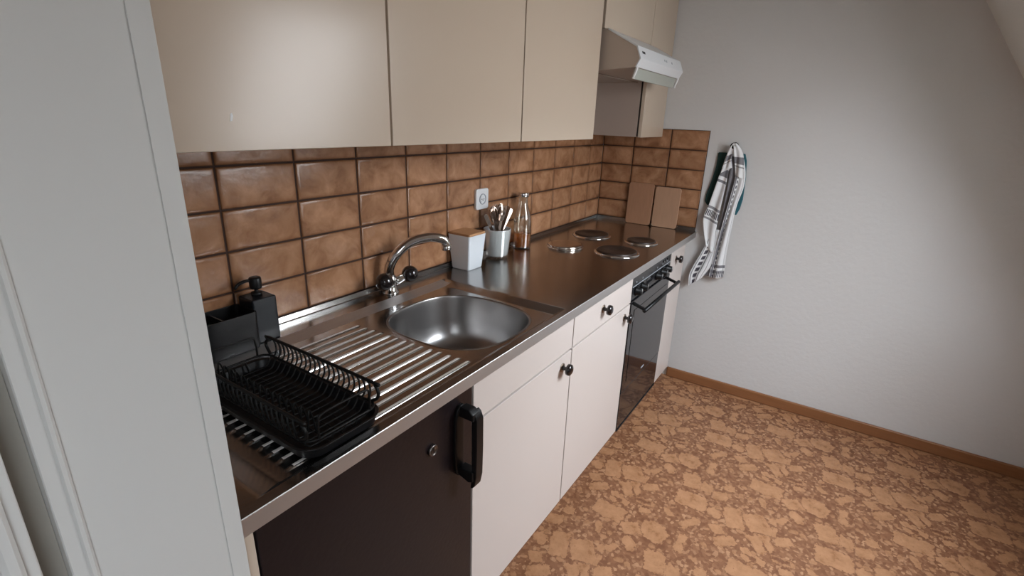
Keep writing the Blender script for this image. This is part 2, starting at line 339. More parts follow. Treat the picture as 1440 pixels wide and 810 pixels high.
def rrect(x0, x1, y0, y1, r, n=6):
    out = []
    for cx, cy, a0 in ((x1-r, y1-r, 0), (x0+r, y1-r, PI/2), (x0+r, y0+r, PI), (x1-r, y0+r, 1.5*PI)):
        for i in range(n+1):
            a = a0+PI/2*i/n; out.append((cx+r*math.cos(a), cy+r*math.sin(a)))
    return out
def prism(outline, fn, d0, d1, bm=None):
    """extrude 2D outline between d0, d1 ; fn(a,b,d)->xyz"""
    bm = bm or bmesh.new(); A = [bm.verts.new(fn(a, b, d0)) for a, b in outline]; B = [bm.verts.new(fn(a, b, d1)) for a, b in outline]
    n = len(outline)
    for i in range(n): bm.faces.new((A[i], A[(i+1) % n], B[(i+1) % n], B[i]))
    bm.faces.new(A[::-1]); bm.faces.new(B); return bm
def rings(rs, bm=None, cap0=False, cap1=False):
    bm = bm or bmesh.new(); R = [[bm.verts.new(p) for p in r] for r in rs]; n = len(R[0])
    for a, b in zip(R, R[1:]):
        for i in range(n): bm.faces.new((a[i], a[(i+1) % n], b[(i+1) % n], b[i]))
    if cap0: bm.faces.new(R[0][::-1])
    if cap1: bm.faces.new(R[-1])
    return bm
def thing(name, label, cat, loc=(0, 0, 0), group=None):
    o = bpy.data.objects.new(name, None); C.objects.link(o); o.location = loc; o.empty_display_size = .1
    o['label'] = label; o['category'] = cat
    if group: o['group'] = group
    return o
def tag(o, label, cat, group=None):
    o['label'] = label; o['category'] = cat
    if group: o['group'] = group
    return o
def struct(o): o['kind'] = 'structure'; return o
def rel(bm, loc):
    bmesh.ops.translate(bm, verts=bm.verts[:], vec=-Vector(loc)); return bm

# ---------------------------------------------------------------- room shell
struct(obj('floor', box(-4.2, 0, -2.45, 0, -.1, 0), 'floor'))
struct(obj('wall_back', box(-4.3, .1, 0, .1, -.1, 2.6), 'plaster'))
struct(obj('wall_right', box(0, .1, -2.9, 0, -.1, 2.6), 'plaster'))
struct(obj('wall_rear', box(-4.3, -4.2, -2.9, 0, -.1, 2.6), 'plaster'))
struct(obj('wall_front', box(-4.2, 0, -2.45, -2.35, -.1, .69), 'plaster'))
struct(obj('ceiling', box(-4.2, 0, -1.6, 0, 2.45, 2.55), 'ceil'))
# partition at the left of the kitchen run, its end clad by a painted door post
struct(obj('wall_left', box(-2.735, -2.566, -.600, -.001, .001, 2.449), 'plaster'))
# sloped ceiling with two window holes, the second for an added, unseen window
bm = bmesh.new(); s0, s1 = slope_s(.60), slope_s(2.62); xs = [-4.2, WIN2_ADDED[0], WIN2_ADDED[1], WIN1[0], WIN1[1], 0]; ss = [s0, WIN1[2], WIN1[3], s1]
V = {}
for k, z in enumerate((0, .2)):
    for i, x in enumerate(xs):
        for j, s in enumerate(ss): V[i, j, k] = bm.verts.new((x, s, z))
hole = {(1, 1), (3, 1)}
for i in range(5):
    for j in range(3):
        if (i, j) in hole:
            for a, b in (((i, j), (i+1, j)), ((i+1, j), (i+1, j+1)), ((i+1, j+1), (i, j+1)), ((i, j+1), (i, j))):
                bm.faces.new((V[a+(0,)], V[b+(0,)], V[b+(1,)], V[a+(1,)]))
        else:
            for k in (0, 1): bm.faces.new((V[i, j, k], V[i+1, j, k], V[i+1, j+1, k], V[i, j+1, k]))
o = struct(obj('ceiling', bm, 'ceil')); o.name = 'ceiling_sloped'; o.matrix_world = SLOPE
for n_, w in ((1, WIN1), (2, WIN2_ADDED)):  # the second window is out of view, added for its light
    bm = bmesh.new(); x0, x1, a, b = w; t = .05
    for q in ((x0, x0+t, a, b), (x1-t, x1, a, b), (x0+t, x1-t, a, a+t), (x0+t, x1-t, b-t, b)): box(q[0]+.001, q[1]-.001, q[2]+.001, q[3]-.001, .13, .19, bm)
    o = struct(obj('window_%d' % n_, bm, 'door_paint', bevel=.004)); o.matrix_world = SLOPE
    g = obj('window_pane', box(x0+t, x1-t, a+t, b-t, .155, .161), 'pane', o)
# baseboards
struct(obj('baseboard_right', box(-.016, -.0005, -2.349, -.552, .0005, .060), 'base_wood', bevel=.006, seg=3))
struct(obj('baseboard_front', box(-4.19, -.02, -2.349, -2.334, .0005, .060), 'base_wood', bevel=.006))
# door post of the partition
post = struct(obj('trim_1', box(-2.7175, -2.564, -.620, -.601, .001, 2.448), 'door_paint', bevel=.0018))
pe = obj('edge_strip', box(-2.5862, -2.5642, -.6212, -.6200, .002, 2.447), 'door_paint', post, bevel=.0005)
bm = prism([(-2.7165, -.600), (-2.7165, -.6235), (-2.7190, -.6265), (-2.7225, -.6265), (-2.7245, -.6240), (-2.7365, -.6240), (-2.7375, -.6225), (-2.7375, -.600)], lambda a, b, d: (a, b, d), .001, 2.448)
struct(obj('trim_2', bm, 'door_paint'))
struct(obj('trim_3', box(-2.7575, -2.7378, -.604, -.580, .001, 2.448), 'frame_recess_shade'))
d = struct(obj('door_1', box(-2.80, -2.7595, -.640, -.45, .006, 2.05), 'door_paint', bevel=.002))
obj('door_moulding', prism([(-2.785, -.639), (-2.785, -.647), (-2.7805, -.650), (-2.7735, -.650), (-2.7700, -.646), (-2.7700, -.639)], lambda a, b, z: (a, b, z), .01, 2.04), 'door_paint', d)

# ---------------------------------------------------------------- tiled backsplash
ZR = [.9186+.102*i for i in range(6)]
def tiles(name, cells, fn, normal_sign, label):
    """cells: list of (a0,a1,z0,z1) ; fn(a, z, depth)->xyz"""
    t = .008; g = .0026; bm = bmesh.new(); uvl = bm.loops.layers.uv.new('UVMap'); idl = bm.loops.layers.uv.new('TileId')
    for i, (a0, a1, z0, z1, U0, U1, V0, V1) in enumerate(cells):
        A0, A1, Z0, Z1 = a0+g, a1-g, z0+g, z1-g
        lv = [(0, .0006), (0, .0045), (.0012, .0062), (.004, .0072), (.010, .0077)]
        R = []
        for ins, dep in lv:
            R.append([(bm.verts.new(fn(a, z, dep)), a, z) for a, z in ((A0+ins, Z0+ins), (A1-ins, Z0+ins), (A1-ins, Z1-ins), (A0+ins, Z1-ins))])
        fs = []
        for p, q in zip(R, R[1:]):
            for k in range(4): fs.append([p[k], p[(k+1) % 4], q[(k+1) % 4], q[k]])
        fs.append(R[-1])
        for f in fs:
            fc = bm.faces.new([v[0] for v in f]); fc.smooth = True
            for lp, v in zip(fc.loops, f):
                lp[uvl].uv = (U0+(U1-U0)*(v[1]-a0)/(a1-a0), V0+(V1-V0)*(v[2]-z0)/(z1-z0)); lp[idl].uv = (i % 17 + .3, i//17 + .7)
    # grout bed
    a0 = min(c[0] for c in cells); a1 = max(c[1] for c in cells); z0 = min(c[2] for c in cells); z1 = max(c[3] for c in cells)
    o = obj(name, bm, 'tile'); tag(o, label, 'backsplash')
    bm = bmesh.new(); v = [bm.verts.new(fn(*p)) for p in ((a0, z0, .0035), (a1, z0, .0035), (a1, z1, .0035), (a0, z1, .0035), (a0, z0, .0004), (a1, z0, .0004), (a1, z1, .0004), (a0, z1, .0004))]
    for f in ((0, 1, 2, 3), (4, 5, 6, 7), (0, 1, 5, 4), (2, 3, 7, 6), (0, 3, 7, 4), (1, 2, 6, 5)): bm.faces.new([v[i] for i in f])
    obj('grout_bed', bm, 'grout', o, label='dark brown grout between the tiles')
    return o
cells = []; xs = [-.1767-.2042*k for k in range(0, 12)] ; xs = [-.0020]+xs
for i in range(len(xs)-1):
    a1, a0 = xs[i], xs[i+1]
    if a0 < -2.563: a0 = -2.563
    for j in range(5):
        cells.append((a0, a1, ZR[j], ZR[j+1], 0, 1, 0, 1) if i == 0 else (a0, a1, ZR[j], ZR[j+1], 1-(a1-a0)/.2042, 1, 0, 1))
tiles('tiled_backsplash', cells, lambda a, z, d: (a, -d, z), 1, 'mottled brown glazed tile backsplash with dark grout on the long wall behind the sink')
cells = []; ys = [.0060, .1915, .3957, .5920]
for i in range(3):
    for j in range(5): cells.append((ys[i], ys[i+1], ZR[j], ZR[j+1], 0, 1, 0, 1))
tiles('tiled_backsplash', cells, lambda a, z, d: (-d, -a, z), 1, 'darker brown tile backsplash on the short end wall beside the hob')

# ---------------------------------------------------------------- steel worktop
BX, BY, BA, BB, BN = -1.762, -.358, .184, .190, 2.7
def sstep(t): t = max(0, min(1, t)); return t*t*(3-2*t)
def height(x, y):
    h = .900
    # recessed draining area, sloping border
    dR = (-1.515 - x)/.045; dL = (x+2.515)/.045; dB = (-.090-y)/.040; dF = (y+.578)/.016
    k = min(max(0, min(1, dR)), max(0, min(1, dL)), max(0, min(1, dB)), max(0, min(1, dF)))
    h -= .0095*k
    if k >= 1 and x < -1.94:
        i = round((y+.545)/.0289)
        if 0 <= i <= 13:
            yy = (y+.545-i*.0289)/.0055; xe = -1.958-.001*i + .0
            if abs(yy) < 1:
                end = min(1, max(0, (xe-x)/.008)) * min(1, max(0, (x+2.447)/.008))
                h += .0034*math.sqrt(1-yy*yy)*end
    return h
def inbowl(x, y): return (abs((x-BX)/BA)**BN+abs((y-BY)/BB)**BN)**(1/BN) < 1.003
def frange(a, b, d):
    n = max(1, round((b-a)/d)); return [a+(b-a)*i/n for i in range(n)]
gx = frange(-2.556, -2.53, .02)+frange(-2.53, -1.98, .0055)+frange(-1.98, -1.50, .004)+frange(-1.50, -.0025, .12)+[-.0025]
gy = frange(-.5990, -.5955, .0018)+frange(-.5955, -.13, .00135)+frange(-.13, -.08, .003)+frange(-.08, -.012, .02)+[-.012]
bm = bmesh.new(); G = [[bm.verts.new((x, y, height(x, y))) for y in gy] for x in gx]
for i in range(len(gx)-1):
    for j in range(len(gy)-1):
        if inbowl((gx[i]+gx[i+1])/2, (gy[j]+gy[j+1])/2): continue
        f = bm.faces.new((G[i][j], G[i+1][j], G[i+1][j+1], G[i][j+1])); f.smooth = True
        ym = (gy[j]+gy[j+1])/2; xm = (gx[i]+gx[i+1])/2
        if -.130 < ym < -.090 and -2.50 < xm < -1.53: f.material_index = 1  # only the back slope gets the painted sheen
        if -2.45 < xm < -1.957 and -.56 < ym < -.16 and G[i][j].co.z+G[i][j+1].co.z > .8905*2+.0046: f.material_index = 2
# front lip, end and underside
prof = [(-.5995, .8994), (-.6000, .8985), (-.6000, .8680), (-.5995, .8672), (-.577, .8672), (-.577, .890)]
prev = [G[i][0] for i in range(len(gx))]
for (y, z) in prof:
    cur = [bm.verts.new((x, y, z)) for x in gx]
    for i in range(len(gx)-1): f = bm.faces.new((prev[i], cur[i], cur[i+1], prev[i+1])); f.smooth = True; f.material_index = 1
    prev = cur
# back upstand along the tiles
prev = [G[i][-1] for i in range(len(gx))]
for (y, z) in ((-.0100, .902), (-.0092, .9175), (-.0004, .9182)):
    cur = [bm.verts.new((x, y, z)) for x in gx]
    for i in range(len(gx)-1): f = bm.faces.new((prev[i], prev[i+1], cur[i+1], cur[i])); f.smooth = True
    prev = cur
for xe in (0, -1):
    col = [G[xe][j] for j in range(len(gy))]; low = [bm.verts.new((v.co.x, v.co.y, .868)) for v in col]
    for j in range(len(gy)-1): bm.faces.new((col[j], col[j+1], low[j+1], low[j]))
box(-.011, -.0006, -.592, -.012, .9005, .9182, bm)
obj.keep = True
bmesh.ops.delete(bm, geom=[v for v in bm.verts if not v.link_faces], context='VERTS')
wt = obj('worktop', bm, 'steel', mats=['steel', 'steel_satin_sheen', 'steel_worn']); obj.keep = False
tag(wt, 'long stainless steel worktop with sunken draining board and sink', 'worktop')
wt.data.set_sharp_from_angle(angle=.4)
# bowl
rs = []; NB = 256
def sup(sc, z, n=BN, a=BA, b=BB, sh=0):
    out = []
    for i in range(NB):
        t = 2*PI*i/NB; c, s = math.cos(t), math.sin(t); r = (abs(c/a)**n+abs(s/b)**n)**(-1/n)
        out.append((BX+r*c*sc, BY+r*s*sc, z))
    return out
for p in smooth_path([(sc, z, 0) for sc, z in ((1.03, .8909), (1.015, .8918), (1.0, .8912), (.990, .886), (.975, .865), (.950, .830), (.910, .790), (.840, .757), (.72, .738), (.55, .731), (.30, .729), (.15, .7285))], 4):
    rs.append(sup(p.x, p.y, 2.35+(BN-2.35)*max(0, min(1, (p.x-.5)*2))))
b = obj('sink_bowl', rings(rs), 'steel_bowl', wt, smooth=True)
bm = lathe([(.034, .0), (.032, .0022), (.027, .0022), (.024, -.002), (.006, -.0025), (.004, .004), (0, .0045)], 28); bmesh.ops.translate(bm, verts=bm.verts[:], vec=(BX, BY, .7290))
bmesh.ops.scale(bm, verts=bm.verts[:], vec=(1, 1, 1))
obj('drain', bm, 'chrome', b, smooth=True)
# hotplates (each lifts out of the worktop)
for (cx, cy, r, kind, lab) in ((-.793, -.200, .078, 'lid', 'small hotplate hidden under a shiny steel cover, nearest the glass bottle'),
                               (-.490, -.195, .088, 'iron', 'dark iron hotplate at the back by the tiled corner'),
                               (-.740, -.432, .092, 'iron', 'large dark iron hotplate at the front edge, nearest the camera'),
                               (-.465, -.448, .072, 'iron', 'small dark iron hotplate in front of the cutting boards')):
    t = thing('hotplate', lab, 'hotplate', (cx, cy, .9))
    if kind == 'iron':
        obj('rim', lathe([(r+.010, .0005), (r+.009, .0035), (r+.004, .0062), (r-.002, .0075), (r-.004, .0055), (r-.006, .001)], 56), 'chrome', t, smooth=True)
        obj('plate', lathe([(r-.004, .001), (r-.0035, .0110), (r-.008, .0128), (r-.014, .0120), (.034, .0120), (.031, .0098), (.012, .0098), (0, .0098)], 56), 'plate_iron', t, smooth=True)
    else:
        obj('rim', lathe([(r+.006, .0005), (r+.005, .004), (r, .006)], 56), 'chrome', t, smooth=True)
        obj('cover', lathe([(r+.002, .003), (r+.003, .010), (r, .0142), (r-.008, .0155), (r*.6, .0150), (0, .0145)], 56), 'plate_lid', t, smooth=True)

# ---------------------------------------------------------------- base cabinets
YF = -.575; YB = -.556
def knob(parent, x, z, r=.0195):
    mt = Matrix.Translation((x, YF, z)) @ Matrix.Rotation(PI/2, 4, 'X')
    k = obj('knob', lathe([(0, .0), (.010, .0), (.0075, .004), (.0062, .013), (.009, .017), (r*.97, .020), (r, .026), (r*.93, .032), (r*.55, .0355), (0, .036)], 28, mat=mt), 'knob', parent, smooth=True)
    obj('rose', lathe([(0, -.0002), (.0155, -.0002), (.015, .0022), (.009, .0028)], 24, mat=mt), 'brass', k, smooth=True)
    return k
def carcass(parent, x0, x1, top=.866, side='cab_side'):
    bm = box(x0+.001, x0+.017, YB+.001, -.02, .10, top); box(x1-.017, x1-.001, YB+.001, -.02, .10, top, bm)
    box(x0+.017, x1-.017, YB+.001, -.02, .10, .116, bm); box(x0+.017, x1-.017, -.026, -.02, .116, top-.2, bm)
    return obj('carcass', bm, side, parent)
XB = [-.345, -.894, -1.437, -1.981, -2.529]
g = .0030; ZB, ZT, ZS = .108, .862, .735
PL = 'plinth_board'
# sink cabinet
t = thing('base_cabinet', 'cream base cabinet under the sink with blank panel and one knob', 'cabinet', (0, 0, 0))
carcass(t, XB[3], XB[2]); obj('drawer_front', box(XB[3]+g, XB[2]-g, YF, YB, ZS+.0035, ZT), 'laminate', t, bevel=.0015)
dr = obj('door', box(XB[3]+g, XB[2]-g, YF, YB, ZB, ZS-.0035), 'laminate', t, bevel=.0015); knob(dr, XB[2]-.065, .690)
obj('gap', box(XB[3]+.0005, XB[2]-.0005, YB-.002, YB, ZB, ZT-.002), 'gap_shade', t, label='dark sheet painted as the shade between the fronts')
# drawer cabinet
t = thing('base_cabinet', 'cream base cabinet with a knobbed drawer, left of the oven', 'cabinet')
carcass(t, XB[2], XB[1]); dw = obj('drawer', box(XB[2]+g, XB[1]-g, YF, YB, ZS+.0035, ZT), 'laminate', t, bevel=.0015); knob(dw, (XB[1]+XB[2])/2-.03, .803)
dr = obj('door', box(XB[2]+g, XB[1]-g, YF, YB, ZB, ZS-.0035), 'laminate', t, bevel=.0015); knob(dr, XB[1]-.060, .690)
obj('gap', box(XB[2]+.0005, XB[1]-.0005, YB-.002, YB, ZB, ZT-.002), 'gap_shade', t, label='dark sheet painted as the shade between the fronts')
# narrow cabinet right of the oven
t = thing('base_cabinet', 'narrow cream base cabinet between the oven and the end wall', 'cabinet')
carcass(t, XB[0], -.012, side='laminate'); dr = obj('door', box(XB[0]+g, -.100, YF, YB, ZB, ZT), 'laminate', t, bevel=.0015); knob(dr, -.262, .797)
# plinth (one long board in the toe recess) and left side panel
tag(obj('plinth_board', box(XB[4], -.012, -.515, -.50, .001, .099), 'cab_side'), 'long dark plinth board in the toe recess under the cabinets', 'plinth')
tag(obj('side_panel', box(-2.5545, -2.5300, YF, -.02, .001, .866), 'cab_edge', bevel=.001), 'thin cream side panel at the left end of the kitchen run', 'panel')
# fridge
t = thing('undercounter_fridge', 'dark brown undercounter fridge with black handle and round lock', 'fridge')
carcass(t, XB[4], XB[3]); dr = obj('door', box(XB[4]+.003, XB[3]-.003, YF, YB, ZB, ZT), 'fridge', t, bevel=.002)
lk = obj('lock', lathe([(0, 0), (.0135, 0), (.0135, .006), (.0115, .0085), (.0108, .0070), (0, .0068)], 32, mat=Matrix.Translation((-2.130, YF, .752)) @ Matrix.Rotation(PI/2, 4, 'X')), 'lock', dr, smooth=True)
obj('key_slot', box(-2.1312, -2.1288, YF-.0076, YF-.0060, .746, .758), 'black', lk)
# D handle: bowed back plate, two arms, grip
pl = [(-2.052, .640), (-2.056, .665), (-2.058, .72), (-2.056, .785), (-2.050, .812), (-2.040, .822), (-2.026, .822), (-2.026, .630), (-2.045, .628)]
h = obj('handle', prism(pl, lambda a, b, d: (a, d, b), YF-.010, YF-.0001), 'black', dr, bevel=.003)
side = [(-.010, .822), (-.040, .822), (-.052, .812), (-.057, .790), (-.057, .640), (-.052, .618), (-.044, .606), (-.038, .606), (-.040, .640), (-.040, .648), (-.010, .648), (-.010, .632), (-.034, .630)]
for q in ([(-.0102, .822), (-.038, .822), (-.050, .812), (-.050, .795), (-.008, .795)], [(-.008, .655), (-.050, .655), (-.050, .628), (-.038, .622), (-.008, .632)]):
    obj('arm', prism(q, lambda a, b, d: (d, YF+a, b), -2.046, -2.020), 'black', h, bevel=.003)
gp = [(-.041, .818), (-.049, .812), (-.056, .795), (-.057, .72), (-.056, .640), (-.051, .612), (-.043, .602), (-.039, .604), (-.041, .640), (-.042, .72), (-.040, .795)]
obj('grip', prism(gp, lambda a, b, d: (d, YF+a, b), -2.039, -2.012), 'black', h, bevel=.003)

# ---------------------------------------------------------------- oven
t = thing('oven', 'black built-in oven with glass door and row of dials', 'oven')
x0, x1 = XB[1]+.004, XB[0]-.004
obj('housing', box(x0, x1, -.554, -.03, .10, .864), 'oven_enamel', t)
cp = obj('control_panel', box(x0, x1, -.572, -.5545, .742, .864), 'oven_enamel', t, bevel=.002)
obj('trim_line', box(x0+.006, x1-.006, -.5745, -.5721, .8005, .8030), 'grey_print', cp, label='thin silver line across the panel')
for i, x in enumerate((-.838, -.762, -.560, -.482, -.405)):
    mt = Matrix.Translation((x, -.5721, .775)) @ Matrix.Rotation(PI/2, 4, 'X')
    dial = lathe([(0, 0), (.021, 0), (.0205, .006), (.0165, .009), (.0155, .026), (.013, .028), (0, .028)], 28, mat=mt)
    k = obj('dial', dial, 'black', cp, smooth=True); obj('pointer', box(x-.0012, x+.0012, -.6012, -.6001, .777, .789), 'white_plastic', k)
    obj('marking', box(x-.003, x+.003, -.5728, -.5721, .812, .819), 'grey_print', cp)
obj('clock', box(-.700, -.620, -.5735, -.5721, .765, .795), 'black_glass', cp, bevel=.001)
for x in (-.47, -.44, -.41): obj('indicator_lamp', lathe([(0, 0), (.006, 0), (.005, .003), (0, .003)], 16, mat=Matrix.Translation((x, -.5721, .826)) @ Matrix.Rotation(PI/2, 4, 'X')), 'black_glass', cp, smooth=True)
od = obj('oven_door', box(x0, x1, -.578, -.5545, .300, .738), 'black_glass', t, bevel=.002)
win = obj('window_frame', box(x0+.045, x1-.03, -.5795, -.5781, .345, .690), 'black_glass', od, label='raised dark glass field of the oven door')
obj('logo', box(-.640, -.600, -.5792, -.5782, .322, .329), 'grey_print', od)
hb = obj('door_handle', tube([(x0+.005, -.634, .712), (x1-.03, -.634, .712)], .0085, 14), 'black', od, smooth=True)
for x in (x0+.022, x1-.055): obj('handle_arm', prism([(-.5785, .735), (-.5785, .722), (-.630, .706), (-.636, .716)], lambda a, b, d: (d, a, b), x-.006, x+.006), 'black', hb, bevel=.0015)
obj('lower_drawer', box(x0, x1, -.576, -.5545, .110, .296), 'black_glass', t, bevel=.002)
obj('bottom_strip', box(x0, x1, -.579, -.5545, .1020, .1085), 'oven_enamel', t)

# ---------------------------------------------------------------- upper cabinets
YU = -.345; ZU = 1.386; UT = 2.25
def upper(x0, x1, z0, label, side='cab_side', doors=None):
    t = thing('wall_cabinet', label, 'cabinet')
    obj('carcass', box(x0+.001, x1-.001, YU+.026, -.009, z0+.002, UT), side, t)
    obj('gap', box(x0+.004, x1-.004, YU+.0182, YU+.0258, z0+.004, UT-.01), 'gap_shade', t, label='dark sheet painted as the shade behind the door')
    obj('door', box(x0+g, x1-g, YU, YU+.018, z0, UT), 'laminate_up', t, bevel=.0015)
    return t
UB = [-.345, -.894, -1.441, -1.990]
upper(-2.560, UB[3], ZU, 'beige wall cabinet nearest the door frame, with a small paint chip')
upper(UB[3], UB[2], ZU, 'beige wall cabinet directly above the sink bowl')
upper(UB[2], UB[1]-.006, ZU, 'beige wall cabinet immediately left of the extractor hood')
upper(XB[1]+.012, XB[0], 1.790, 'short beige wall cabinet above the extractor hood')
t = upper(XB[0], -.004, 1.386, 'narrow beige wall cabinet in the corner right of the hood')
bm = bmesh.new(); prism([(0, 0), (.0035, .001), (.006, .009), (.0045, .0135), (.002, .012), (.0008, .005)], lambda a, b, d: (-2.352+a, d, 1.434+b), YU-.0006, YU+.001, bm)
# chip on the leftmost door
for o in C.objects:
    if o.name == 'door': first_door = o; break
obj('paint_chip', bm, 'white_plastic', first_door, label='small pale chip in the door surface')

# ---------------------------------------------------------------- extractor hood
t = thing('extractor_hood', 'white extractor hood with glass visor under the short cabinet', 'extractor hood')
hx0, hx1 = XB[1]+.012, XB[0]+.020
P_ = [(-.010, 1.788), (-.362, 1.788), (-.482, 1.724), (-.500, 1.680), (-.484, 1.652), (-.470, 1.650), (-.300, 1.640), (-.010, 1.640)]
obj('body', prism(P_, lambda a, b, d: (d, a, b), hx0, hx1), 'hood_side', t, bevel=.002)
# white front skin wrapped over nose
F_ = [(-.362, 1.7885), (-.4832, 1.7246), (-.5012, 1.6802), (-.4852, 1.6515), (-.4790, 1.6515), (-.4950, 1.6802), (-.4790, 1.7200), (-.360, 1.7830)]
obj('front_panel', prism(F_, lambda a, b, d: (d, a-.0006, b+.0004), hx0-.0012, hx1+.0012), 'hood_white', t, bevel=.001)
# visor with end brackets
for x in (hx0+.012, hx1-.012):
    obj('visor_bracket', tube(smooth_path([(x, -.486, 1.655), (x, -.483, 1.640), (x, -.476, 1.622), (x, -.474, 1.612)], 4), [.0045]*9+[.0035, .004, .0065, .0035], 10), 'white_plastic', t, smooth=True)
obj('visor', prism([(-.480, 1.651), (-.474, 1.651), (-.464, 1.612), (-.470, 1.612)], lambda a, b, d: (d, a, b), hx0+.018, hx1-.018), 'lens', t, bevel=.001)
obj('filter_grille', box(hx0+.006, hx1-.006, -.30, -.02, 1.634, 1.6395), 'plate_lid', t, bevel=.002)
def on_front(x0, x1, f0, f1, mat, name):
    a = Vector((-.4838, 1.7250)); b_ = Vector((-.5018, 1.6806)); p = a.lerp(b_, f0); q = a.lerp(b_, f1); n = Vector((b_.y-a.y, -(b_.x-a.x))).normalized()*.0012
    if n.x > 0: n = -n
    return obj(name, prism([(p.x, p.y), (q.x, q.y), (q.x+n.x, q.y+n.y), (p.x+n.x, p.y+n.y)], lambda u, v, d: (d, u, v), x0, x1), mat, t)
for k, (xa, xb) in enumerate(((.032, .036), (.041, .046), (.049, .053), (.056, .061))): on_front(hx0+xa, hx0+xb, .38, .56, 'black', 'logo')
for xa in (.30, .325, .40): on_front(hx0+xa, hx0+xa+.008, .42, .60, 'grey_print', 'switch')

# ---------------------------------------------------------------- wall socket
t = thing('wall_socket', 'square white wall socket on the brown tiles behind the cutlery cup', 'socket', (-1.199, -.008, 1.143))
o = obj('plate', prism(rrect(-.041, .041, -.041, .041, .010), lambda a, b, d: (a, d, b), -.011, 0), 'white_plastic', t, bevel=.002)
obj('insert', lathe([(.0215, 0), (.0215, .003), (.019, .003), (.0185, -.001), (0, -.001)], 32, mat=Matrix.Translation((0, -.0112, 0)) @ Matrix.Rotation(PI/2, 4, 'X')), 'grey_print', o, smooth=True)
obj('socket_face', lathe([(.0165, 0), (.0155, .0028), (0, .0028)], 6, mat=Matrix.Translation((0, -.0105, 0)) @ Matrix.Rotation(PI/2, 4, 'X')), 'white_plastic', o)
for a, b_ in ((-.0068, 0), (.0068, 0), (0, -.0045)):
    obj('pin_hole', lathe([(.0024, 0), (.0024, .0006), (0, .0006)], 12, mat=Matrix.Translation((a, -.0133, b_)) @ Matrix.Rotation(PI/2, 4, 'X')), 'black', o, smooth=True)

# ---------------------------------------------------------------- tap
t = thing('kitchen_tap', 'chrome two-handle kitchen tap with high curved spout and dark ball knobs', 'tap', (-1.742, -.052, .9))
obj('body', lathe([(0, 0), (.027, 0), (.027, .004), (.021, .008), (.019, .03), (.021, .045), (.019, .056), (.014, .064), (0, .066)], 32), 'chrome', t, smooth=True)
for sx in (-1, 1):
    p0 = Vector((sx*.012, -.006, .034)); p1 = Vector((sx*.034, -.020, .048)); p2 = Vector((sx*.056, -.034, .058))
    v_ = obj('valve', tube([p0, p0.lerp(p1, .5), p1, p1.lerp(p2, .5)], [.016, .016, .014, .012], 20), 'chrome', t, smooth=True)
    mt = Matrix.Translation(p2)
    pr = [(.0275*math.sin(PI*i/16), -.0275*math.cos(PI*i/16)) for i in range(17)]; pr[0] = (0, -.0275); pr[-1] = (0, .0275)
    obj('knob', lathe(pr, 28, mat=mt), 'knob', v_, smooth=True, label='dark glossy ball knob')
sp = smooth_path([(0, 0, .055), (-.003, -.002, .085), (.012, -.020, .130), (.055, -.045, .168), (.100, -.078, .180), (.138, -.100, .172), (.150, -.107, .160), (.152, -.109, .146)], 8)
rr = [.0155]*len(sp); rr[0] = .0165
obj('spout', tube(sp, rr, 20), 'chrome', t, smooth=True)
obj('aerator', tube([(.152, -.109, .152), (.152, -.109, .138), (.152, -.109, .133)], [.0165, .0165, .015], 20), 'chrome', t, smooth=True)

# ---------------------------------------------------------------- white storage canister
t = thing('storage_canister', 'white tapered square canister with wooden lid beside the tap', 'canister', (-1.350, -.060, .9))
def sq(h, z, r): return [(a, b, z) for a, b in rrect(-h, h, -h, h, r, 5)]
obj('body', rings([sq(.040, 0, .010), sq(.0415, .001, .010), sq(.043, .005, .009), sq(.0525, .134, .007), sq(.0515, .1345, .007), sq(.0500, .132, .007), sq(.041, .01, .007)], cap0=True, cap1=True), 'ceramic', t, smooth=True)
obj('lid', rings([sq(.049, .128, .006), sq(.0505, .1362, .006), sq(.0500, .141, .006), sq(.0485, .1425, .006)], cap0=True, cap1=True), 'bamboo', t, bevel=.0008)

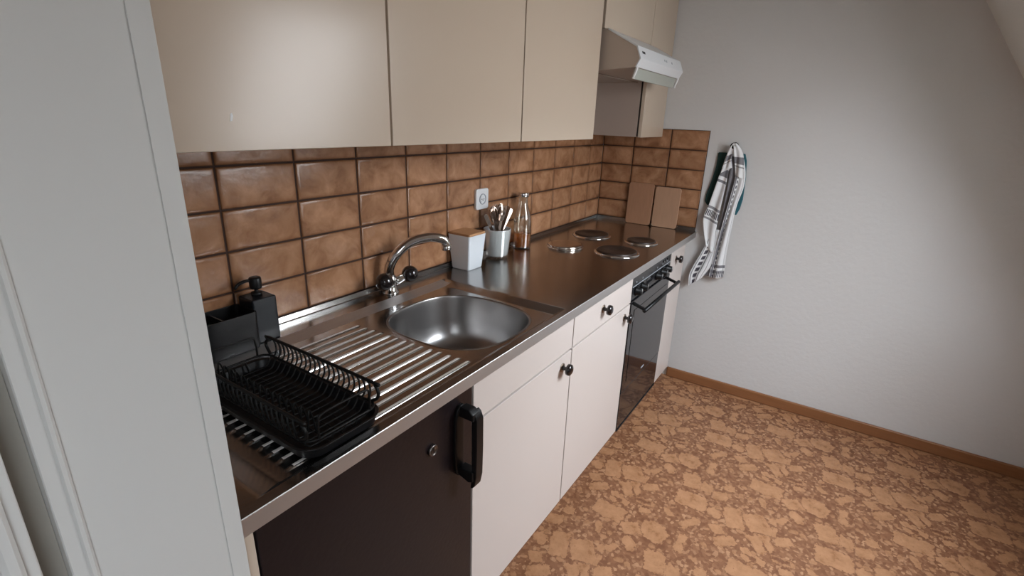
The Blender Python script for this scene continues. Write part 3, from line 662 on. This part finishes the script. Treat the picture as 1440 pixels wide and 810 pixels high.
# ---------------------------------------------------------------- cutlery cup
cx, cy = -1.165, -.072
t = thing('cutlery_cup', 'white glass cup with clear thick base holding cutlery', 'cup', (cx, cy, .9))
obj('outer_glass', lathe([(0, 0), (.043, 0), (.0455, .003), (.0475, .018), (.0575, .122), (.0585, .1245), (.0570, .125), (.0555, .122)], 40), 'glass', t, smooth=True)
obj('inner_cup', lathe([(0, .014), (.038, .014), (.0455, .019), (.0565, .121), (.0562, .1255), (.0535, .1255), (.0520, .120), (.0435, .024), (0, .022)], 40), 'ceramic', t, smooth=True)
def utensil(kind, name):
    """local: handle end at +z top, stands on z=0 (tips down) unless upside"""
    bm = bmesh.new(); L = .205
    def strip(prof, th):
        A = [];
        for z, w, y in prof: A.append([bm.verts.new((-w, y-th, z)), bm.verts.new((w, y-th, z)), bm.verts.new((w, y+th, z)), bm.verts.new((-w, y+th, z))])
        for p, q in zip(A, A[1:]):
            for k in range(4): bm.faces.new((p[k], p[(k+1) % 4], q[(k+1) % 4], q[k]))
        bm.faces.new(A[0][::-1]); bm.faces.new(A[-1])
    if kind == 'spoon':     # bowl on top
        strip([(0, .007, 0), (.02, .0085, .001), (.10, .0035, .003), (.140, .003, 0)], .0011)
        n = 12; R = []
        for i in range(9):
            a = i/8; z = .138+.062*a; w = .0195*math.sin(PI*min(.999, (a*.92+.05)))**.6; row = []
            for k in range(n+1):
                s = -1+2*k/n; row.append(bm.verts.new((w*s, .009*(1-s*s)*math.sin(PI*a)-.0005, z)))
            R.append(row)
        for p, q in zip(R, R[1:]):
            for k in range(n): bm.faces.new((p[k], p[k+1], q[k+1], q[k]))
    elif kind == 'fork':
        strip([(0, .007, 0), (.02, .0085, .001), (.10, .0035, .003), (.135, .004, 0), (.145, .011, .001), (.16, .012, .003)], .0011)
        for x in (-.0098, -.0033, .0033, .0098): strip([(.158, .0018, .003), (.185, .0016, .0035), (.200, .0008, .001)], .001) if False else prism([(x-.0017, .158), (x+.0017, .158), (x+.0009, .200), (x-.0009, .200)], lambda a, b, d: (a, d, b), .002, .0042, bm)
    else:                   # knife: handle up
        strip([(0, .004, 0), (.03, .008, 0), (.095, .0085, 0), (.105, .005, 0), (.120, .006, 0), (.19, .0085, 0), (.200, .0075, 0), (.204, .004, 0)], .0022)
    me = bpy.data.meshes.new(name); bmesh.ops.recalc_face_normals(bm, faces=bm.faces[:]); bm.to_mesh(me); bm.free(); me.materials.append(M['cutlery'])
    for p in me.polygons: p.use_smooth = kind == 'spoon'
    return me
UM = {k: utensil(k, k) for k in ('spoon', 'fork', 'knife')}
random.seed(11)
ut = [('knife', 180, .60, 10), ('knife', 188, .48, -30), ('spoon', 172, .26, 0), ('spoon', 215, .12, 10), ('fork', 150, .10, 25), ('knife', 10, .16, 20), ('spoon', 265, .10, -15), ('fork', -40, .22, 0), ('knife', -8, .58, 15), ('knife', -2, .46, -30), ('knife', 232, .32, 60), ('fork', 5, .30, 30), ('fork', 178, .36, 20)]
for i, (kd, az, tilt, spin) in enumerate(ut):
    a = math.radians(az); o = bpy.data.objects.new(kd, UM[kd]); C.objects.link(o)
    base = Vector((cx-.030*math.cos(a)*min(1, tilt/.3), cy-.026*math.sin(a)*min(1, tilt/.3)-.004, .9255))
    base.x += .006*math.sin(i*2.4); base.y += .005*math.cos(i*3.1)
    R = Matrix.Rotation(a, 4, 'Z') @ Matrix.Rotation(tilt, 4, 'Y') @ Matrix.Rotation(-a, 4, 'Z') @ Matrix.Rotation(math.radians(131+spin), 4, 'Z')
    o.matrix_world = Matrix.Translation(base) @ R
    tag(o, 'steel table %s standing in the white cutlery cup' % kd, kd, 'cutlery in the white cup')

# ---------------------------------------------------------------- glass bottle
t = thing('glass_bottle', 'clear glass bottle with steel cap and a little amber liquid', 'bottle', (-.952, -.060, .9))
obj('glass_body', lathe([(0, .0), (.036, 0), (.040, .004), (.0405, .012), (.0405, .120), (.038, .145), (.028, .178), (.0215, .200), (.0205, .232), (.0225, .238), (.0195, .2395), (.0185, .232), (.0195, .200), (.026, .176), (.036, .143), (.0385, .119), (.0385, .010), (0, .007)], 40), 'glass', t, smooth=True)
obj('liquid', lathe([(0, .0082), (.034, .0085), (.0378, .013), (.0378, .068), (.0365, .0685), (0, .0685)], 40), 'tea', t, smooth=True, label='amber liquid in the bottom of the bottle')
obj('cap', lathe([(.0235, .232), (.0252, .236), (.0252, .246), (.0235, .249), (.012, .2495), (0, .2495)], 36), 'chrome', t, smooth=True)

# ---------------------------------------------------------------- cutting boards leaning on the end wall
def board(y0, y1, zt, mat, lab, lean):
    t = prism(rrect(y0, y1, 0, zt, .014), lambda a, b, d: (d, a, b), -.006, .006)
    o = obj('cutting_board', t, mat, bevel=.002); o.rotation_euler = (0, lean, 0); o.location = (-.028-lean*.01, 0, .9012)
    return tag(o, lab, 'cutting board')
board(-.342, -.197, .232, 'board', 'darker rectangular wooden cutting board, the one nearer the tiled corner', .045)
board(-.492, -.352, .222, 'board2', 'paler wooden cutting board with rounded corners, near the worktop edge', .045)

# ---------------------------------------------------------------- soap dispenser and caddy
t = thing('soap_dispenser', 'square black soap dispenser with pump at the back of the worktop', 'soap dispenser', (-2.186, -.052, .9))
def rb(hx, hy, z, r=.004): return [(a, b, z) for a, b in rrect(-hx, hx, -hy, hy, r, 4)]
obj('bottle', rings([rb(.030, .030, 0), rb(.0315, .0315, .002), rb(.0315, .0315, .112), rb(.029, .029, .1145), rb(.011, .011, .1155)], cap0=True, cap1=True), 'soap_black', t, smooth=False, bevel=.001)
pm = obj('pump', lathe([(0, .114), (.0125, .114), (.0125, .124), (.0045, .125), (.0045, .134), (.0140, .134), (.0145, .137), (.0140, .160), (.0125, .162), (0, .162)], 24), 'black', t, smooth=True)
obj('nozzle', tube(smooth_path([(0, 0, .154), (-.022, .004, .156), (-.040, .007, .150), (-.048, .008, .140)], 5), [.004]*14+[.003, .003], 12), 'black', pm, smooth=True)
t = thing('sponge_caddy', 'low black sink caddy left of the soap dispenser', 'caddy', (-2.292, -.062, .9))
def rc(hx, hy, z, r=.008): return [(a, b, z) for a, b in rrect(-hx, hx, -hy, hy, r, 4)]
obj('tray', rings([rc(.070, .040, 0), rc(.072, .042, .003), rc(.073, .043, .095), rc(.070, .040, .095), rc(.069, .039, .006)], cap0=True, cap1=True), 'black', t, bevel=.001)
obj('divider', box(-.002, .002, -.038, .038, .006, .088), 'black', t)
tag(obj('dish_sponge', prism(rrect(-2.345, -2.300, -.085, -.045, .006), lambda a, b, d: (a, b, d), .9065, .975), 'glove', bevel=.003), 'dark dish sponge standing in the black sink caddy', 'sponge')

# ---------------------------------------------------------------- dish rack
t = thing('dish_rack', 'black wire dish rack with drip tray on the draining board', 'dish rack', (-2.342, -.385, .8955))
X0, X1, Y0, Y1 = -.084, .084, -.190, .190
def lo(x0, x1, y0, y1, r, z): return [(a, b, z) for a, b in rrect(x0, x1, y0, y1, r, 8)]
obj('drip_tray', rings([lo(X0+.012, X1-.012, Y0+.012, Y1-.012, .026, .0), lo(X0+.004, X1-.004, Y0+.004, Y1-.004, .032, .004), lo(X0, X1, Y0, Y1, .036, .020), lo(X0-.004, X1+.004, Y0-.004, Y1+.004, .040, .0235), lo(X0-.004, X1+.004, Y0-.004, Y1+.004, .040, .0255), lo(X0+.003, X1-.003, Y0+.003, Y1-.003, .034, .0235), lo(X0+.009, X1-.009, Y0+.009, Y1-.009, .030, .007)], cap0=True, cap1=True), 'black', t, smooth=True, bevel=.0008)
rx0, rx1, ry0, ry1 = X0+.008, X1-.008, Y0+.008, Y1-.008
zl, zh = .036, .078
obj('lower_rail', tube(lo(rx0, rx1, ry0, ry1, .022, zl), .0026, 8, closed=True), 'black_coat', t, smooth=True)
# side fences: top rail with rounded ends and slot wires
bm = bmesh.new(); bs = bmesh.new()
for sx, xx in ((-1, rx0), (1, rx1)):
    pts = smooth_path([(xx, ry0+.022, zl), (xx+sx*.001, ry0+.004, zl+.012), (xx+sx*.002, ry0, (zl+zh)/2+.004), (xx+sx*.003, ry0+.010, zh-.004), (xx+sx*.003, ry0+.025, zh), (xx+sx*.003, ry1-.03, zh), (xx+sx*.003, ry1-.010, zh-.006), (xx+sx*.002, ry1, zl+.02), (xx, ry1-.02, zl)], 6)
    tr = obj('side_rail', tube(pts, .0034, 8), 'black_coat', t, smooth=True)
    n = 21
    for k in range(n):
        y = ry0+.030+(ry1-ry0-.06)*k/(n-1)
        bw = tube(smooth_path([(xx, y, zl), (xx+sx*.0045, y-.004, zl+.014), (xx+sx*.0055, y-.002, zl+.030), (xx+sx*.003, y+.002, zh)], 4), .0021, 6)
        obj('slot_wire', bw, 'black_coat', tr, smooth=True)
# floor wires of the rack
fw = bmesh.new()
for k in range(19):
    y = ry0+.02+(ry1-ry0-.04)*k/18
    tube(smooth_path([(rx0, y, zl), (rx0+.012, y, zl-.018), (rx0+.03, y, zl-.022), (rx1-.03, y, zl-.022), (rx1-.012, y, zl-.018), (rx1, y, zl)], 3), .0018, 6, fw)
for x in (rx0+.05, (rx0+rx1)/2, rx1-.05): tube([(x, ry0, zl-.004), (x, ry0+.01, zl-.024), (x, ry1-.01, zl-.024), (x, ry1, zl-.004)], .002, 6, fw)
obj('floor_wires', fw, 'black_coat', t, smooth=True)
# upright plate dividers
dv = bmesh.new()
for k in range(15):
    y = ry0+.05+.021*k
    tube(smooth_path([(-.044, y, zl-.02), (-.042, y-.004, zl+.010), (-.038, y-.002, zl+.028), (-.030, y+.002, zl+.012), (-.026, y, zl-.02)], 4), .0017, 6, dv)
obj('plate_divider', dv, 'black_coat', t, smooth=True)
for yy, sg in ((ry0, -1), (ry1, 1)):
    obj('end_handle', tube(smooth_path([(-.055, yy, zl), (-.055, yy+sg*.001, zl+.03), (-.048, yy+sg*.002, zl+.045), (0, yy+sg*.002, zl+.047), (.048, yy+sg*.002, zl+.045), (.055, yy+sg*.001, zl+.03), (.055, yy, zl)], 5), .0023, 8), 'black_coat', t, smooth=True)

# ---------------------------------------------------------------- towel, hook, pot cloths
t = thing('wall_hook', 'round dark wall hook holding the towel on the white end wall', 'hook', (-.0002, -.722, 1.362))
mt = Matrix.Rotation(-PI/2, 4, 'Y')
obj('hook_base', lathe([(0, 0), (.016, 0), (.015, .005), (.006, .008), (.005, .034), (.011, .038), (.0155, .046), (.013, .053), (0, .056)], 28, mat=mt), 'hook', t, smooth=True)
def sheet(name, left, right, base, amp, waves, mat, parent=None, nu=26, nv=60, ph=0, th=.0022, twist=0):
    """left/right: [(y,z)...] edge curves on the wall plane; base: distance from wall; rippled cloth between them"""
    L = smooth_path([(0, a, b) for a, b in left], 12); R = smooth_path([(0, a, b) for a, b in right], 12)
    def samp(P, v):
        d = [0]
        for p, q in zip(P, P[1:]): d.append(d[-1]+(q-p).length)
        s = v*d[-1]
        for i in range(len(P)-1):
            if d[i+1] >= s or i == len(P)-2: return P[i].lerp(P[i+1], (s-d[i])/max(1e-9, d[i+1]-d[i]))
    bm = bmesh.new(); uvl = bm.loops.layers.uv.new('UVMap'); G = []
    for j in range(nv+1):
        v = j/nv; a = samp(L, v); b = samp(R, v); row = []
        for i in range(nu+1):
            u = i/nu; p = a.lerp(b, u)
            x = base(v) if callable(base) else base
            x += amp*math.sin(u*waves*2*PI+ph+v*2.2)*min(1, .35+v) + .004*math.sin(7*v+3*u)
            row.append((bm.verts.new((-max(x, .003), p.y, p.z)), u, v))
        G.append(row)
    for j in range(nv):
        for i in range(nu):
            q = (G[j][i], G[j][i+1], G[j+1][i+1], G[j+1][i]); f = bm.faces.new([k[0] for k in q]); f.smooth = True
            for lp, k in zip(f.loops, q): lp[uvl].uv = (k[1], k[2])
    o = obj(name, bm, mat, parent, smooth=True); sd = o.modifiers.new('thickness', 'SOLIDIFY'); sd.thickness = th; sd.offset = 0
    return o
tw = thing('dish_towel', 'white dish towel with dark woven stripes hanging from the wall hook', 'towel', (0, 0, 0))
# edges traced as (y,z) on the end wall
sheet('left_fold', [(-.718, 1.366), (-.700, 1.335), (-.686, 1.265), (-.668, 1.17), (-.648, 1.06), (-.630, .985), (-.648, .90), (-.668, .84)],
      [(-.722, 1.366), (-.722, 1.33), (-.718, 1.26), (-.714, 1.15), (-.708, 1.03), (-.704, .93), (-.704, .86), (-.704, .80)], lambda v: .030+.004*v, .006, 1.2, 'tw_left', tw)
sheet('tail_fold', [(-.680, .93), (-.668, .86), (-.645, .79), (-.615, .71), (-.602, .655), (-.610, .600)],
      [(-.722, .93), (-.722, .84), (-.715, .77), (-.705, .72), (-.690, .69), (-.672, .655)], lambda v: .026+.012*v, .005, 1.5, 'tw_tail', tw)
sheet('inner_fold', [(-.716, 1.31), (-.722, 1.25), (-.722, 1.1), (-.716, .95), (-.705, .80), (-.690, .70), (-.660, .665)],
      [(-.746, 1.31), (-.756, 1.25), (-.752, 1.1), (-.742, .95), (-.730, .80), (-.715, .70), (-.705, .672)], lambda v: .024, .004, 1, 'tw_mid_shade', tw)
sheet('right_fold', [(-.746, 1.33), (-.757, 1.24), (-.748, 1.12), (-.733, .98), (-.720, .84), (-.712, .74), (-.708, .667)],
      [(-.768, 1.33), (-.796, 1.24), (-.800, 1.16), (-.784, 1.07), (-.778, .95), (-.776, .82), (-.778, .74), (-.780, .672)], lambda v: .036, .007, 1.4, 'tw_right', tw, ph=1)
sheet('top_fold', [(-.716, 1.372), (-.706, 1.345), (-.698, 1.31), (-.690, 1.27), (-.682, 1.225)],
      [(-.732, 1.372), (-.728, 1.345), (-.722, 1.31), (-.726, 1.28), (-.730, 1.255)], lambda v: .050-.012*v, .004, 1.2, 'tw_top', tw)
sheet('top_fold', [(-.720, 1.374), (-.728, 1.345), (-.734, 1.31), (-.742, 1.27), (-.752, 1.22)],
      [(-.736, 1.374), (-.762, 1.345), (-.776, 1.315), (-.786, 1.27), (-.798, 1.20)], lambda v: .052-.010*v, .005, 1.3, 'tw_top', tw, ph=2)
o = obj('pot_holder', prism([(-.648, 1.325), (-.712, 1.325), (-.712, 1.20), (-.690, 1.08), (-.655, 1.045), (-.632, 1.052), (-.618, 1.070), (-.620, 1.105), (-.638, 1.19), (-.647, 1.26)], lambda a, b, d: (-d, a, b), .002, .012), 'glove', bevel=.004, seg=3)
tag(o, 'dark green cloth pot holder behind the left side of the towel', 'pot holder')
o = obj('pot_holder', prism([(-.740, 1.325), (-.778, 1.325), (-.790, 1.29), (-.800, 1.20), (-.804, 1.10), (-.798, 1.05), (-.785, 1.015), (-.772, 1.02), (-.750, 1.10)], lambda a, b, d: (-d, a, b), .002, .012), 'teal', bevel=.004, seg=3)
tag(o, 'teal cloth pot holder showing behind the right side of the towel', 'pot holder')
